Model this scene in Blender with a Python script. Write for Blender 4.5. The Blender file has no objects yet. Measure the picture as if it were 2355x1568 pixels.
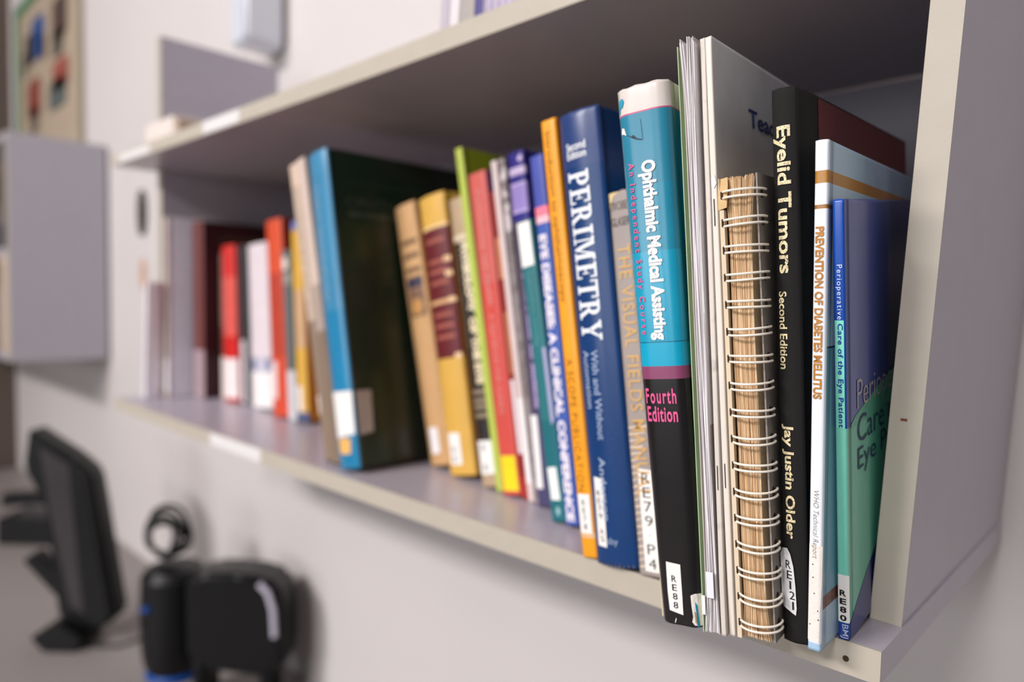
import bpy, bmesh, math, random
from mathutils import Matrix, Vector, noise
random.seed(7)
sc = bpy.context.scene
COL = sc.collection

# ------------------------------------------------------------------ camera
cam_d = bpy.data.cameras.new('camera'); cam = bpy.data.objects.new('camera', cam_d); COL.objects.link(cam)
cr = Vector((0.72070331, 0.69293251, 0.02076714)); cu = Vector((-0.05403016, 0.02627976, 0.99819343)); cf = Vector((-0.69113492, 0.72052336, -0.05637916))
cam.matrix_world = Matrix(((cr.x, cu.x, -cf.x, 0.101498), (cr.y, cu.y, -cf.y, -0.376885), (cr.z, cu.z, -cf.z, 0.170779), (0, 0, 0, 1)))
cam_d.sensor_width = 36; cam_d.lens = 24.76; cam_d.clip_start = 0.02; cam_d.clip_end = 30
cam_d.dof.use_dof = True; cam_d.dof.focus_distance = 0.350; cam_d.dof.aperture_fstop = 3.2; cam_d.dof.aperture_blades = 0
sc.camera = cam
# ------------------------------------------------------------------ light, world, exposure
W = bpy.data.worlds.new('world'); sc.world = W; W.use_nodes = True
bg = W.node_tree.nodes['Background']; bg.inputs[0].default_value = (0.90, 0.95, 1.0, 1); bg.inputs[1].default_value = 0.10
def area(name, loc, target, sx, sy, power, col):
    l = bpy.data.lights.new(name, 'AREA'); l.shape = 'RECTANGLE'; l.size = sx; l.size_y = sy; l.energy = power; l.color = col
    o = bpy.data.objects.new(name, l); COL.objects.link(o); o.location = loc
    o.rotation_euler = (Vector(target) - Vector(loc)).to_track_quat('-Z', 'Y').to_euler(); return o
area('ceiling_lamp_light', (-1.45, -3.2, 1.95), (-0.9, 0.2, -0.3), 1.2, 0.35, 92, (1.0, 0.957, 0.955))
area('ceiling_lamp_light', (0.25, -3.2, 1.95), (0.0, 0.2, -0.3), 0.6, 0.35, 36, (1.0, 0.957, 0.955))
area('fill_light', (0.30, -3.3, 0.45), (-0.4, 0.2, 0.0), 1.3, 0.9, 14, (0.95, 0.97, 1.0))  # added low fill without a real window, lifts spines and right-facing covers
area('fill_light', (-1.30, -3.5, 0.35), (-0.9, 0.2, -0.1), 1.2, 0.9, 22, (0.95, 0.97, 1.0))  # second added fill, no window here either, brightens the wall under the board
sc.view_settings.view_transform = 'Standard'; sc.view_settings.look = 'None'
sc.view_settings.exposure = 0.10; sc.view_settings.gamma = 1.0; sc.view_settings.use_curve_mapping = False
sc.cycles.max_bounces = 8; sc.cycles.use_denoising = True
sc.render.film_transparent = False

# ------------------------------------------------------------------ helpers
def lin(h):
    h = h.lstrip('#'); c = [int(h[i:i+2], 16)/255 for i in (0, 2, 4)]
    return tuple(v/12.92 if v <= .04045 else ((v+.055)/1.055)**2.4 for v in c) + (1,)
MATS = {}
def M(hexc, rough=.5, var=.05, scale=60, bump=0., bscale=400, spec=.35, emit=0, second=None, smix=.5, sscale=20, stretch=(1, 1, 1), metal=0, coat=0, detail=3):
    key = (hexc, rough, var, scale, bump, bscale, spec, second, smix, sscale, stretch, metal, coat, detail)
    if key in MATS: return MATS[key]
    m = bpy.data.materials.new('mat_' + hexc.strip('#')); m.use_nodes = True; nt = m.node_tree; N = nt.nodes; L = nt.links
    b = N['Principled BSDF']; b.inputs['Roughness'].default_value = rough; b.inputs['Specular IOR Level'].default_value = spec
    b.inputs['Metallic'].default_value = metal; b.inputs['Coat Weight'].default_value = coat; b.inputs['Coat Roughness'].default_value = .2
    tc = N.new('ShaderNodeTexCoord'); mp = N.new('ShaderNodeMapping'); mp.inputs['Scale'].default_value = stretch; L.new(tc.outputs['Object'], mp.inputs['Vector'])
    c = lin(hexc)
    n1 = N.new('ShaderNodeTexNoise'); n1.inputs['Scale'].default_value = scale; n1.inputs['Detail'].default_value = detail; L.new(mp.outputs[0], n1.inputs['Vector'])
    mix = N.new('ShaderNodeMix'); mix.data_type = 'RGBA'
    mix.inputs['A'].default_value = tuple(max(0, v*(1-var*2)) for v in c[:3]) + (1,)
    mix.inputs['B'].default_value = tuple(min(1, v*(1+var*2)) for v in c[:3]) + (1,)
    L.new(n1.outputs['Fac'], mix.inputs['Factor']); out = mix.outputs['Result']
    if second:
        n2 = N.new('ShaderNodeTexNoise'); n2.inputs['Scale'].default_value = sscale; n2.inputs['Detail'].default_value = 5; L.new(mp.outputs[0], n2.inputs['Vector'])
        r = N.new('ShaderNodeValToRGB'); r.color_ramp.elements[0].position = smix-.06; r.color_ramp.elements[1].position = smix+.06; L.new(n2.outputs['Fac'], r.inputs[0])
        m2 = N.new('ShaderNodeMix'); m2.data_type = 'RGBA'; L.new(r.outputs[0], m2.inputs['Factor']); L.new(out, m2.inputs['A']); m2.inputs['B'].default_value = lin(second); out = m2.outputs['Result']
    L.new(out, b.inputs['Base Color'])
    if bump:
        n3 = N.new('ShaderNodeTexNoise'); n3.inputs['Scale'].default_value = bscale; n3.inputs['Detail'].default_value = 2; L.new(mp.outputs[0], n3.inputs['Vector'])
        bp = N.new('ShaderNodeBump'); bp.inputs['Strength'].default_value = bump; bp.inputs['Distance'].default_value = .0006; L.new(n3.outputs['Fac'], bp.inputs['Height']); L.new(bp.outputs[0], b.inputs['Normal'])
    MATS[key] = m; return m
def cloth_mat(hexc, rough=.75, pitch=900):
    k = ('cloth', hexc, pitch)
    if k in MATS: return MATS[k]
    m = bpy.data.materials.new('cloth_' + hexc.strip('#')); m.use_nodes = True; nt = m.node_tree; N = nt.nodes; L = nt.links
    b = N['Principled BSDF']; b.inputs['Roughness'].default_value = rough; b.inputs['Specular IOR Level'].default_value = .3
    tc = N.new('ShaderNodeTexCoord'); ws = []
    for d in ('X', 'Z'):
        w = N.new('ShaderNodeTexWave'); w.bands_direction = d; w.inputs['Scale'].default_value = pitch; w.inputs['Distortion'].default_value = 1.5; w.inputs['Detail Scale'].default_value = 30
        L.new(tc.outputs['Object'], w.inputs['Vector']); ws.append(w)
    mu = N.new('ShaderNodeMath'); mu.operation = 'MULTIPLY'; L.new(ws[0].outputs['Fac'], mu.inputs[0]); L.new(ws[1].outputs['Fac'], mu.inputs[1])
    mix = N.new('ShaderNodeMix'); mix.data_type = 'RGBA'; c = lin(hexc); mix.inputs['A'].default_value = tuple(v*.6 for v in c[:3]) + (1,); mix.inputs['B'].default_value = tuple(min(1, v*2.4) for v in c[:3]) + (1,)
    L.new(mu.outputs[0], mix.inputs['Factor']); L.new(mix.outputs['Result'], b.inputs['Base Color'])
    bp = N.new('ShaderNodeBump'); bp.inputs['Strength'].default_value = .4; bp.inputs['Distance'].default_value = .0003; L.new(mu.outputs[0], bp.inputs['Height']); L.new(bp.outputs[0], b.inputs['Normal'])
    MATS[k] = m; return m
def gold_mat():
    return M('#ecd9ac', .45, .1, 800, second='#6a5836', smix=.60, sscale=1500, metal=0, spec=.6)
def link(o, parent=None):
    COL.objects.link(o)
    if parent is not None: o.parent = parent
    return o
def obj(name, bm, mats, parent=None, smooth=False):
    me = bpy.data.meshes.new(name); bmesh.ops.recalc_face_normals(bm, faces=bm.faces[:]); bm.to_mesh(me); bm.free()
    for m in (mats if isinstance(mats, (list, tuple)) else [mats]): me.materials.append(m)
    if smooth:
        me.set_sharp_from_angle(angle=math.radians(35)) if hasattr(me,'set_sharp_from_angle') else None
        for p in me.polygons: p.use_smooth = True
    return link(bpy.data.objects.new(name, me), parent)
def tag(o, label=None, cat=None, group=None, kind=None):
    if label: o['label'] = label
    if cat: o['category'] = cat
    if group: o['group'] = group
    if kind: o['kind'] = kind
    return o
def empty(name, mat, label, cat, group=None):
    o = bpy.data.objects.new(name, None); COL.objects.link(o); o.empty_display_size = .02
    o.matrix_world = mat if isinstance(mat, Matrix) else Matrix.Translation(mat)
    return tag(o, label, cat, group)
def add_box(bm, lo, hi, mi=0, bev=0):
    r = bmesh.ops.create_cube(bm, size=1); vs = r['verts']
    for v in vs: v.co = Vector([lo[i]+(v.co[i]+.5)*(hi[i]-lo[i]) for i in range(3)])
    fs = {f for v in vs for f in v.link_faces}
    for f in fs: f.material_index = mi
    if bev:
        es = {e for v in vs for e in v.link_edges}
        bmesh.ops.bevel(bm, geom=list(es), offset=bev, segments=3, affect='EDGES', profile=.6)
    return bm
def box(name, lo, hi, m, parent=None, bev=0):
    bm = bmesh.new(); add_box(bm, lo, hi, 0, bev); return obj(name, bm, m, parent, False)
def prism(name, pts, y0, y1, m, parent=None, bev=0):       # outline in x,z, extruded along y
    bm = bmesh.new(); a = [bm.verts.new((x, y0, z)) for x, z in pts]; f = bm.faces.new(a)
    r = bmesh.ops.extrude_face_region(bm, geom=[f]); vs = [v for v in r['geom'] if isinstance(v, bmesh.types.BMVert)]
    for v in vs: v.co.y = y1
    if bev: bmesh.ops.bevel(bm, geom=bm.edges[:], offset=bev, segments=3, affect='EDGES')
    return obj(name, bm, m, parent, bool(bev))
def tube(bm, path, r, n=8, closed=False, mi=0):
    P = [Vector(p) for p in path]; rings = []
    k = len(P)
    for i, p in enumerate(P):
        a = P[(i-1) % k] if (closed or i > 0) else p; b = P[(i+1) % k] if (closed or i < k-1) else p
        t = (b-a).normalized(); up = Vector((0, 0, 1)) if abs(t.z) < .9 else Vector((1, 0, 0))
        s = t.cross(up).normalized(); q = s.cross(t)
        rings.append([bm.verts.new(p+r*(math.cos(2*math.pi*j/n)*s+math.sin(2*math.pi*j/n)*q)) for j in range(n)])
    for i in range(k if closed else k-1):
        A, B = rings[i], rings[(i+1) % k]
        for j in range(n):
            f = bm.faces.new((A[j], A[(j+1) % n], B[(j+1) % n], B[j])); f.material_index = mi
    if not closed:
        bm.faces.new(rings[0][::-1]); bm.faces.new(rings[-1])
def rrect(w, h, r, n=6, x0=0, y0=0):
    pts = []
    for cx, cy, a0 in ((w-r, h-r, 0), (r, h-r, 90), (r, r, 180), (w-r, r, 270)):
        for i in range(n+1):
            a = math.radians(a0+90*i/n); pts.append((x0+cx+r*math.cos(a), y0+cy+r*math.sin(a)))
    return pts

# ------------------------------------------------------------------ room
WALL = M('#d2cbc9', .7, .02, 3, bump=.15, bscale=300)
D = 0.3087; YW = 0.321; H = 0.3735; T = 0.0172; SAG = 0.003
def zf(x): return -SAG*(1-((x+.57)/.57)**2) if -1.14 < x < 0 else 0.0
def structure(name, lo, hi, m): return tag(box(name, lo, hi, m), kind='structure')
structure('wall_back', (-3.5, YW, -1.4), (1.6, YW+.1, 2.5), WALL)
structure('wall_left', (-3.6, -5.2, -1.4), (-3.5, YW+.1, 2.5), M('#5d5048', .6, .08, 6, stretch=(1, 1, .15)))
structure('floor', (-3.6, -5.2, -1.45), (1.6, YW+.1, -1.4), M('#8c8580', .5, .06, 5))
structure('ceiling', (-3.6, -5.2, 2.5), (1.6, YW+.1, 2.25), M('#e8e6e2', .8, .02))
# ------------------------------------------------------------------ bookshelf
LAM = M('#b0aab6', .30, .025, 40, bump=.05, bscale=500, spec=.5)
EDGE = M('#b9b0a2', .5, .03, 50, bump=.08, bscale=600)
shelf = empty('wall_bookshelf', (0, 0, 0), 'long grey laminate wall bookshelf with cream edge banding holding the row of books', 'bookshelf')
def board(zbase, y0=.0008, y1=D):
    bm = bmesh.new(); n = 24; g = []
    for i in range(n+1):
        x = -1.1544+1.1544*i/n; s = zf(x)
        g.append([bm.verts.new((x, y, zbase+s*(1-.0*y)+dz)) for y, dz in ((y0, 0), (y1, 0), (y1, -T), (y0, -T))])
    for i in range(n):
        for j in range(4): bm.faces.new((g[i][j], g[i][(j+1) % 4], g[i+1][(j+1) % 4], g[i+1][j]))
    bm.faces.new(g[0]); bm.faces.new(g[-1]); return bm
for zb, nm in ((0, 'lower'), (H+T, 'upper')):
    b = obj('shelf_board', board(zb), LAM, shelf)
    e = obj('edge_banding', board(zb, -.0006, .0008), EDGE, b); e['label'] = 'cream edge banding along the front of the ' + nm + ' board'
    if zb == 0:
        bm = bmesh.new(); tube(bm, [(-.0165, -.0009, -.0092), (-.0165, .001, -.0096)], .0016, 8); obj('nail_hole', bm, M('#3a2d1c', .8), b)
def slab(name, xo, th, lean, y0, y1, z0, z1, parent):
    bm = bmesh.new(); q = []
    for z in (z0, z1):
        dx = lean*z/.4
        q.append([bm.verts.new((x+dx, y, z)) for x, y in ((xo-th, y0), (xo, y0), (xo, y1), (xo-th, y1))])
    for j in range(4): bm.faces.new((q[0][j], q[0][(j+1) % 4], q[1][(j+1) % 4], q[1][j]))
    bm.faces.new(q[0][::-1]); bm.faces.new(q[1]); return bm
# end panel of the right side, in front of it the cream edge; split at the upper board so that nothing interpenetrates
for z0, z1 in ((0.0, H-.0002), (H+T+.0002, .78)):
    p = obj('side_panel', slab('side_panel', -.0011, .016, .0170, .0382, D, z0, z1, shelf), LAM, shelf)
    obj('edge_banding', slab('e', -.0011, .016, .0170, .0374, .0382, z0, z1, p), EDGE, p)
for z0, z1, yb in ((0.0, H-.0002, D), (H+T+.0002, .587, .266)):
    p = obj('divider_panel', slab('d', -1.1205, .016, 0, .0632, yb, z0, z1, shelf), LAM, shelf)
    obj('edge_banding', slab('e', -1.1205, .016, 0, .062, .0632, z0, z1, p), EDGE, p)
shade_back = box('back_panel', (-1.1204, D-.003, .0004), (-.0175, D-.0002, H-.0045), M('#77717a', .5, .03, 30), shelf)  # added sheet, its dark grey stands in for shade on the wall behind
bm = bmesh.new(); add_box(bm, (-.0068, .0372, .1113), (-.0035, .0376, .1127)); c = obj('chip_mark', bm, M('#7a4a36', .8), shelf)
def strip(x0, x1, z0, z1, name, label):
    bm = bmesh.new(); n = 8; g = []
    for i in range(n+1):
        x = x0+(x1-x0)*i/n; g.append([bm.verts.new((x, y, z+zf(x))) for y, z in ((-.0011, z0), (-.0011, z1), (-.0006, z1), (-.0006, z0))])
    for i in range(n):
        for j in range(4): bm.faces.new((g[i][j], g[i][(j+1) % 4], g[i+1][(j+1) % 4], g[i+1][j]))
    bm.faces.new(g[0]); bm.faces.new(g[-1])
    o = obj(name, bm, M('#dfdbdb', .5, .03), shelf); o['label'] = label; return o
strip(-.805, -.705, H+.0015, H+T-.001, 'shelf_label', 'white paper label on the upper board edge')
strip(-1.12, -.99, H+.0015, H+T-.004, 'shelf_label', 'white paper label at the far end of the upper board edge')
strip(-.787, -.652, -T+.001, -.001, 'shelf_label', 'white paper label on the lower board edge')
# ------------------------------------------------------------------ book builder
GROUP = 'books and booklets standing on the lower shelf'
def frame(x, y, z, yaw, lean, pitch):
    cy, sy = math.cos(yaw), math.sin(yaw); cl, sl = math.cos(lean), math.sin(lean); cp, sp = math.cos(pitch), math.sin(pitch)
    R = Matrix(((cy, -sy, 0), (sy, cy, 0), (0, 0, 1))) @ Matrix(((cl, 0, -sl), (0, 1, 0), (sl, 0, cl))) @ Matrix(((1, 0, 0), (0, cp, -sp), (0, sp, cp)))
    return Matrix.Translation((x, y, z)) @ R.to_4x4()
PAGE = M('#d9c7a6', .85, .12, 900, stretch=(1, .02, .02))
PAGEW = M('#e6dfd6', .85, .08, 900, stretch=(1, .02, .02))
class Book:
    def __init__(s, name, pos, label, d=.18, hard=True, bulge=.003, color='#808080', rough=.45, rules=(), wear=.0003, page=None, mat=None, cat='book', tc=None, matargs=None, coat=0, taper=0):
        s.tp = taper
        x, y, z, yaw, lean, pitch, w, h = pos
        s.w, s.h, s.d, s.b, s.hard = w, h, d, bulge, hard
        s.root = empty(name, frame(x, y, z, yaw, lean, pitch) @ Matrix.Translation((0, -.75*bulge if bulge > .0025 else 0, 0)), label, cat, GROUP)
        tc = tc or (.0022 if hard else .0005); n = 12
        ma = dict(rough=rough, coat=coat); ma.update(matargs or {})
        mats = [mat or M(color, **ma)]; rl = []
        for zones, z0, z1, col in rules:
            mats.append(col if isinstance(col, bpy.types.Material) else M(col, **ma)); rl.append((zones, z0, z1, len(mats)-1))
        b = bulge
        if hard: side = [(0, d), (0, d*.55), (0, b+.0125), (.0011, b+.0085), (.0013, b+.0065), (.0009, b+.0045), (0, b+.0020)]
        else: side = [(0, d), (0, d*.55), (0, b+.0078), (.00025, b+.0072), (0, b+.0066), (0, b+.002)]
        if w < .005: side = [(0, d), (0, d*.55), (0, b+.004), (0, b+.001)]
        pr = [(p, 'b') for p in side]+[((w*i/n, s.ysp(w*i/n)), 's') for i in range(n+1)]+[((w-p[0], p[1]), 'c') for p in side[::-1]]
        zc = {0, h}
        for _, z0, z1, _c in rules: zc.add(min(max(z0, 0), h)); zc.add(min(max(z1, 0), h))
        for k in range(1, 12): zc.add(h*k/12)
        zc |= {.0015, .004, h-.0015, h-.004}
        zc = sorted(zc); zz = [zc[0]]
        for v in zc[1:]:
            if v-zz[-1] > 1e-5: zz.append(v)
        bm = bmesh.new(); G = []; I = []
        for z_ in zz:
            e = min(z_, h-z_); ro = []; ri = []
            for (px, py), zo in pr:
                k = wear*(1 if e < .02 else .35)
                nv = noise.noise_vector(Vector((px*130+x*50, py*60, z_*90)))*k
                tz = 0
                if zo == 's' and e < .003: tz = (.003-e)*.25*(1-abs(2*px/w-1)**4)*(1 if hard else .3)   # cap edge rolls in a little
                dz = 0
                if e < 1e-6 and z_ > h/2: dz = noise.noise(Vector((px*220, py*40, x*10)))*wear*1.3
                ro.append(bm.verts.new((s.X(px, z_)+nv.x*.6, py+nv.y+tz, z_+dz)))
                ix = tc+px*(w-2*tc)/w if zo != 's' else tc+px*(w-2*tc)/w
                iy = max(py, s.ysp(min(max(px, 0), w))+tc) if zo == 's' else py
                ri.append(bm.verts.new((s.X(ix, z_), iy+(tz if zo == 's' else 0), z_+dz)))
            G.append(ro); I.append(ri)
        m_ = len(pr)
        for i in range(len(zz)-1):
            zm = (zz[i]+zz[i+1])/2
            for j in range(m_-1):
                zo = pr[j][1] if pr[j][1] == pr[j+1][1] else 's'
                f = bm.faces.new((G[i][j], G[i][j+1], G[i+1][j+1], G[i+1][j])); mi = 0
                for zs, z0, z1, k in rl:
                    if zo in zs and z0 <= zm <= z1: mi = k
                f.material_index = mi; f.smooth = True
                f = bm.faces.new((I[i][j+1], I[i][j], I[i+1][j], I[i+1][j+1])); f.material_index = mi
            for j in (0, m_-1): bm.faces.new((G[i][j], G[i+1][j], I[i+1][j], I[i][j]))
        for i in (0, len(zz)-1):
            for j in range(m_-1): bm.faces.new((G[i][j], G[i][j+1], I[i][j+1], I[i][j]))
        s.cover = obj('cover', bm, mats, s.root)
        o_ = .0035 if hard else .0004; pg = page or PAGE
        if w > .0049:
            s.block = box('page_block', (tc+.0002, b+tc+.001+(.003 if hard else 0), o_), (w-tc-.0002, d-o_-.0005, h-o_), pg, s.root)
        else:
            s.block = box('page_block', (w*.3, b+.0012, .0006), (w*.7, d-.001, h-.0006), pg, s.root)
    def X(s, u, v): return s.w-(s.w-u)*(1+s.tp*(v/s.h-.35))
    def ysp(s, u):
        q = abs(2*u/s.w-1); return s.b*(q**2 if s.hard else q**5)
    def map(s, face, u, v, off):
        if face == 's': return Vector((s.X(u, v), s.ysp(min(max(u, 0), s.w))-off, v))
        if face == 'c': return Vector((s.w+off, u, v))
        if face == 't': return Vector((s.w+off, u, v))
    def finish(s, bm, face, off, name, m, smooth=False, parent=None):
        if face == 's':
            for k in range(1, 12):
                u = s.w*k/12
                bmesh.ops.bisect_plane(bm, geom=bm.verts[:]+bm.edges[:]+bm.faces[:], plane_co=(u, 0, 0), plane_no=(1, 0, 0))
        for v in bm.verts: v.co = s.map(face, v.co.x, v.co.y, off)
        return obj(name, bm, m, parent or s.root)
    def patch(s, pts, m, name='label', face='s', off=.0002, label=None, parent=None):
        if len(pts) == 2: (a, b_), (c, d_) = pts; pts = [(a, b_), (c, b_), (c, d_), (a, d_)]
        bm = bmesh.new(); f = bm.faces.new([bm.verts.new((u, v, 0)) for u, v in pts]); 
        bmesh.ops.triangulate(bm, faces=[f])
        o = s.finish(bm, face, off, name, m, parent=parent)
        if label: o['label'] = label
        return o
    def text(s, t, u0, u1, v0, v1, m, down=True, face='s', off=.00045, bold=0, name='lettering', spacing=1, label=None, polys=None, shear=0):
        """letters fill the box u0..u1, v0..v1 of the face; down = reading from top to bottom"""
        bm = bmesh.new()
        if polys: 
            for P in polys: bm.faces.new([bm.verts.new((a, b, 0)) for a, b in P])
        else:
            cu_ = bpy.data.curves.new('t', 'FONT'); cu_.body = t; cu_.size = 1; cu_.offset = bold; cu_.space_character = spacing; cu_.resolution_u = 3; cu_.shear = shear
            to = bpy.data.objects.new('t', cu_); me = to.to_mesh(); bm.from_mesh(me); to.to_mesh_clear(); bpy.data.objects.remove(to); bpy.data.curves.remove(cu_)
        xs = [v.co.x for v in bm.verts]; ys = [v.co.y for v in bm.verts]; ax, bx, ay, by = min(xs), max(xs), min(ys), max(ys)
        for v in bm.verts:
            p, q = (v.co.x-ax)/(bx-ax), (v.co.y-ay)/(by-ay)
            if down: v.co = Vector((u0+q*(u1-u0), v1-p*(v1-v0), 0))
            else: v.co = Vector((u0+p*(u1-u0), v0+q*(v1-v0), 0))
        o = s.finish(bm, face, off, name, m)
        if label: o['label'] = label
        return o
    def sticker(s, pts, chars=None, face='s', hexc='#f3efea', cpos=None, ink='#26242a', bold=.02):
        o = s.patch(pts, M(hexc, .5, .02, 200), 'shelf_mark_label', face, .0003)
        if chars:
            us = [p[0] for p in pts]; vs = [p[1] for p in pts]; u0, u1, v0, v1 = cpos or (min(us), max(us), min(vs), max(vs))
            n = len(chars); st = (v1-v0)/n
            for i, ch in enumerate(chars):
                if ch == ' ': continue
                vt = v1-i*st; uw = (u1-u0)
                if ch == '.': s.text(ch, u0+uw*.45, u0+uw*.55, vt-st*.55, vt-st*.45, M(ink, .6), False, face, .0006, name='label_character')
                else: s.text(ch, u0+uw*(.1 if ch not in '1' else .3), u1-uw*(.1 if ch not in '1' else .3), vt-st*.86, vt-st*.14, M(ink, .6), False, face, .0006, bold=bold, name='label_character')
        return o
WHT = M('#f2efec', .5, .02, 200); INK = M('#26242a', .6)

# ---- serif capitals for the gilt title (stem, slab and bowl outlines)
def rect(x0, y0, x1, y1): return [(x0, y0), (x1, y0), (x1, y1), (x0, y1)]
def arc_ring(cx, cy, rx, ry, tx, ty, a0, a1, n=10):
    out = []
    for i in range(n):
        a, b = math.radians(a0+(a1-a0)*i/n), math.radians(a0+(a1-a0)*(i+1)/n)
        out.append([(cx+rx*math.cos(a), cy+ry*math.sin(a)), (cx+rx*math.cos(b), cy+ry*math.sin(b)), (cx+(rx-tx)*math.cos(b), cy+(ry-ty)*math.sin(b)), (cx+(rx-tx)*math.cos(a), cy+(ry-ty)*math.sin(a))])
    return out
def serif(ch):
    S = .1; st = .2
    if ch == 'I': return [rect(0, 0, .44, S), rect(0, 1-S, .44, 1), rect(.12, S, .12+st, 1-S)], .44
    if ch == 'P': return [rect(0, 0, .46, S), rect(0, 1-S, .42, 1), rect(.12, S, .12+st, 1-S), rect(.32, .45, .42, .55)]+arc_ring(.42, .725, .3, .275, .2, .1, -90, 90), .72
    if ch == 'R': return [rect(0, 0, .44, S), rect(0, 1-S, .42, 1), rect(.12, S, .12+st, 1-S), rect(.32, .46, .42, .55), [(.38, .5), (.58, .5), (.82, .08), (.6, .08)], rect(.6, 0, .9, S)]+arc_ring(.42, .73, .29, .27, .2, .1, -90, 90), .9
    if ch == 'E': return [rect(0, 0, .74, S), rect(0, 1-S, .72, 1), rect(.12, S, .12+st, 1-S), rect(.32, .46, .52, .54), rect(.48, .34, .54, .66), rect(.66, S, .74, .3), rect(.64, .72, .72, 1-S)], .76
    if ch == 'T': return [rect(.22, 0, .62, S), rect(0, 1-S, .84, 1), rect(.32, S, .52, 1-S), rect(0, .68, .08, 1-S), rect(.76, .68, .84, 1-S)], .84
    if ch == 'M': return [rect(0, 0, .32, S), rect(.72, 0, 1.14, S), rect(0, 1-S, .3, 1), rect(.86, 1-S, 1.14, 1), rect(.12, S, .2, 1-S), rect(.82, S, 1.02, 1-S), [(.2, 1), (.4, 1), (.64, .2), (.52, .02)], [(.52, .02), (.6, .02), (.88, .92), (.82, 1)]], 1.14
    if ch == 'Y': return [rect(.26, 0, .66, S), rect(.36, S, .56, .45), [(.08, .92), (.3, .92), (.56, .45), (.36, .45)], [(.36, .45), (.56, .45), (.84, .92), (.74, .92)], rect(0, 1-S, .38, 1), rect(.62, 1-S, .94, 1)], .94
def serif_word(w):
    x = 0; out = []
    for ch in w:
        ps, a = serif(ch); out += [[(px+x, py) for px, py in P] for P in ps]; x += a+.09
    return out
# position x, y, z, yaw, lean, pitch (radians), thickness, height (metres) of each book
QPOS = {
    'periop': (-0.02070, -0.00033, -0.00017, 0.03000, 0.02145, 0.11425, 0.00520, 0.22404),
    'prevention': (-0.02744, -0.02391, -0.00001, 0.02175, 0.02182, 0.02005, 0.00610, 0.25095),
    'eyelid': (-0.04005, -0.02403, 0.00006, 0.02216, 0.04860, 0.04158, 0.01210, 0.27762),
    'spiral': (-0.05830, -0.03455, -0.00058, 0.08334, 0.06409, 0.04667, 0.01830, 0.23563),
    'teach': (-0.06245, -0.03789, -0.00088, 0.08446, 0.06297, 0.04233, 0.00311, 0.30604),
    'booklet': (-0.06508, -0.04168, -0.00066, 0.08857, 0.07453, 0.00171, 0.00255, 0.30904),
    'green folder': (-0.07377, -0.04381, -0.00097, 0.12032, 0.07925, 0.01216, 0.00914, 0.30889),
    'oma': (-0.09944, -0.04601, -0.00136, 0.14518, 0.09336, 0.03005, 0.02541, 0.28788),
    'visual': (-0.14112, -0.00214, -0.00109, 0.02589, 0.12721, 0.01066, 0.01533, 0.24405),
    'perimetry': (-0.17331, -0.00447, -0.00164, 0.05742, 0.12785, 0.01338, 0.03166, 0.29840),
    'orange': (-0.18674, -0.00312, -0.00167, 0.05717, 0.14779, 0.00493, 0.01260, 0.29992),
    'bluetext': (-0.23520, 0.03788, 0.00000, 0.01748, 0.15964, 0.00000, 0.01308, 0.28774),
    'teal': (-0.25202, 0.04111, -0.00207, 0.01283, 0.18580, 0.00294, 0.01554, 0.23994),
    'purple': (-0.28767, 0.06413, -0.00210, 0.00045, 0.14689, 0.00199, 0.01850, 0.30253),
    'greythin': (-0.29429, 0.06774, -0.00214, 0.00067, 0.17212, 0.00004, 0.00596, 0.30231),
    'whitethin': (-0.30130, 0.06781, -0.00215, 0.01459, 0.17531, 0.00675, 0.00639, 0.30047),
    'darkred': (-0.30990, 0.06982, -0.00220, 0.01804, 0.17545, 0.00181, 0.00788, 0.27381),
    'red': (-0.33238, 0.06794, -0.00252, 0.02510, 0.17576, 0.00543, 0.02167, 0.29192),
    'lime': (-0.34317, 0.07083, -0.00234, 0.01653, 0.19572, 0.00396, 0.00857, 0.32042),
    'physio': (-0.36414, 0.07188, -0.00264, 0.01654, 0.19572, 0.00104, 0.02001, 0.27346),
    'yellow': (-0.41681, 0.07929, -0.00278, 0.02116, 0.18816, 0.00553, 0.03732, 0.27848),
    'tan': (-0.46003, 0.09043, -0.00289, 0.03118, 0.22927, 0.00725, 0.03274, 0.27704),
    'green': (-0.51170, 0.01400, -0.00274, 0.00533, 0.18782, 0.00847, 0.03464, 0.32446),
    'taupe': (-0.53440, 0.01870, -0.00286, 0.00400, 0.23522, -0.00077, 0.01649, 0.32971),
    'beige': (-0.55226, 0.02062, -0.00300, 0.00685, 0.23235, 0.00236, 0.01558, 0.32589),
    'yellow2': (-0.77924, 0.11643, 0.00000, 0.01276, 0.07845, 0.00000, 0.02682, 0.27417),
    'slate': (-0.80083, 0.11409, -0.00248, 0.01171, 0.08156, 0.00407, 0.02108, 0.23750),
    'redor': (-0.84681, 0.11571, -0.00229, 0.00717, 0.08352, 0.00136, 0.04447, 0.28086),
    'white': (-0.94194, 0.13037, -0.00172, 0.00861, 0.06443, 0.00211, 0.06348, 0.25030),
    'black': (-0.98449, 0.13316, -0.00000, 0.00180, 0.04409, 0.00000, 0.03283, 0.24894),
    'red2': (-1.03195, 0.12646, -0.00104, 0.00211, 0.04431, 0.00043, 0.04687, 0.25067),
    'maroon': (-1.09435, 0.10352, -0.00045, 0.00095, 0.04037, 0.01155, 0.04104, 0.29097),
    'grey': (-1.11894, 0.06297, -0.00022, 0.00112, 0.02493, -0.00355, 0.01952, 0.29716),
}
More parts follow.
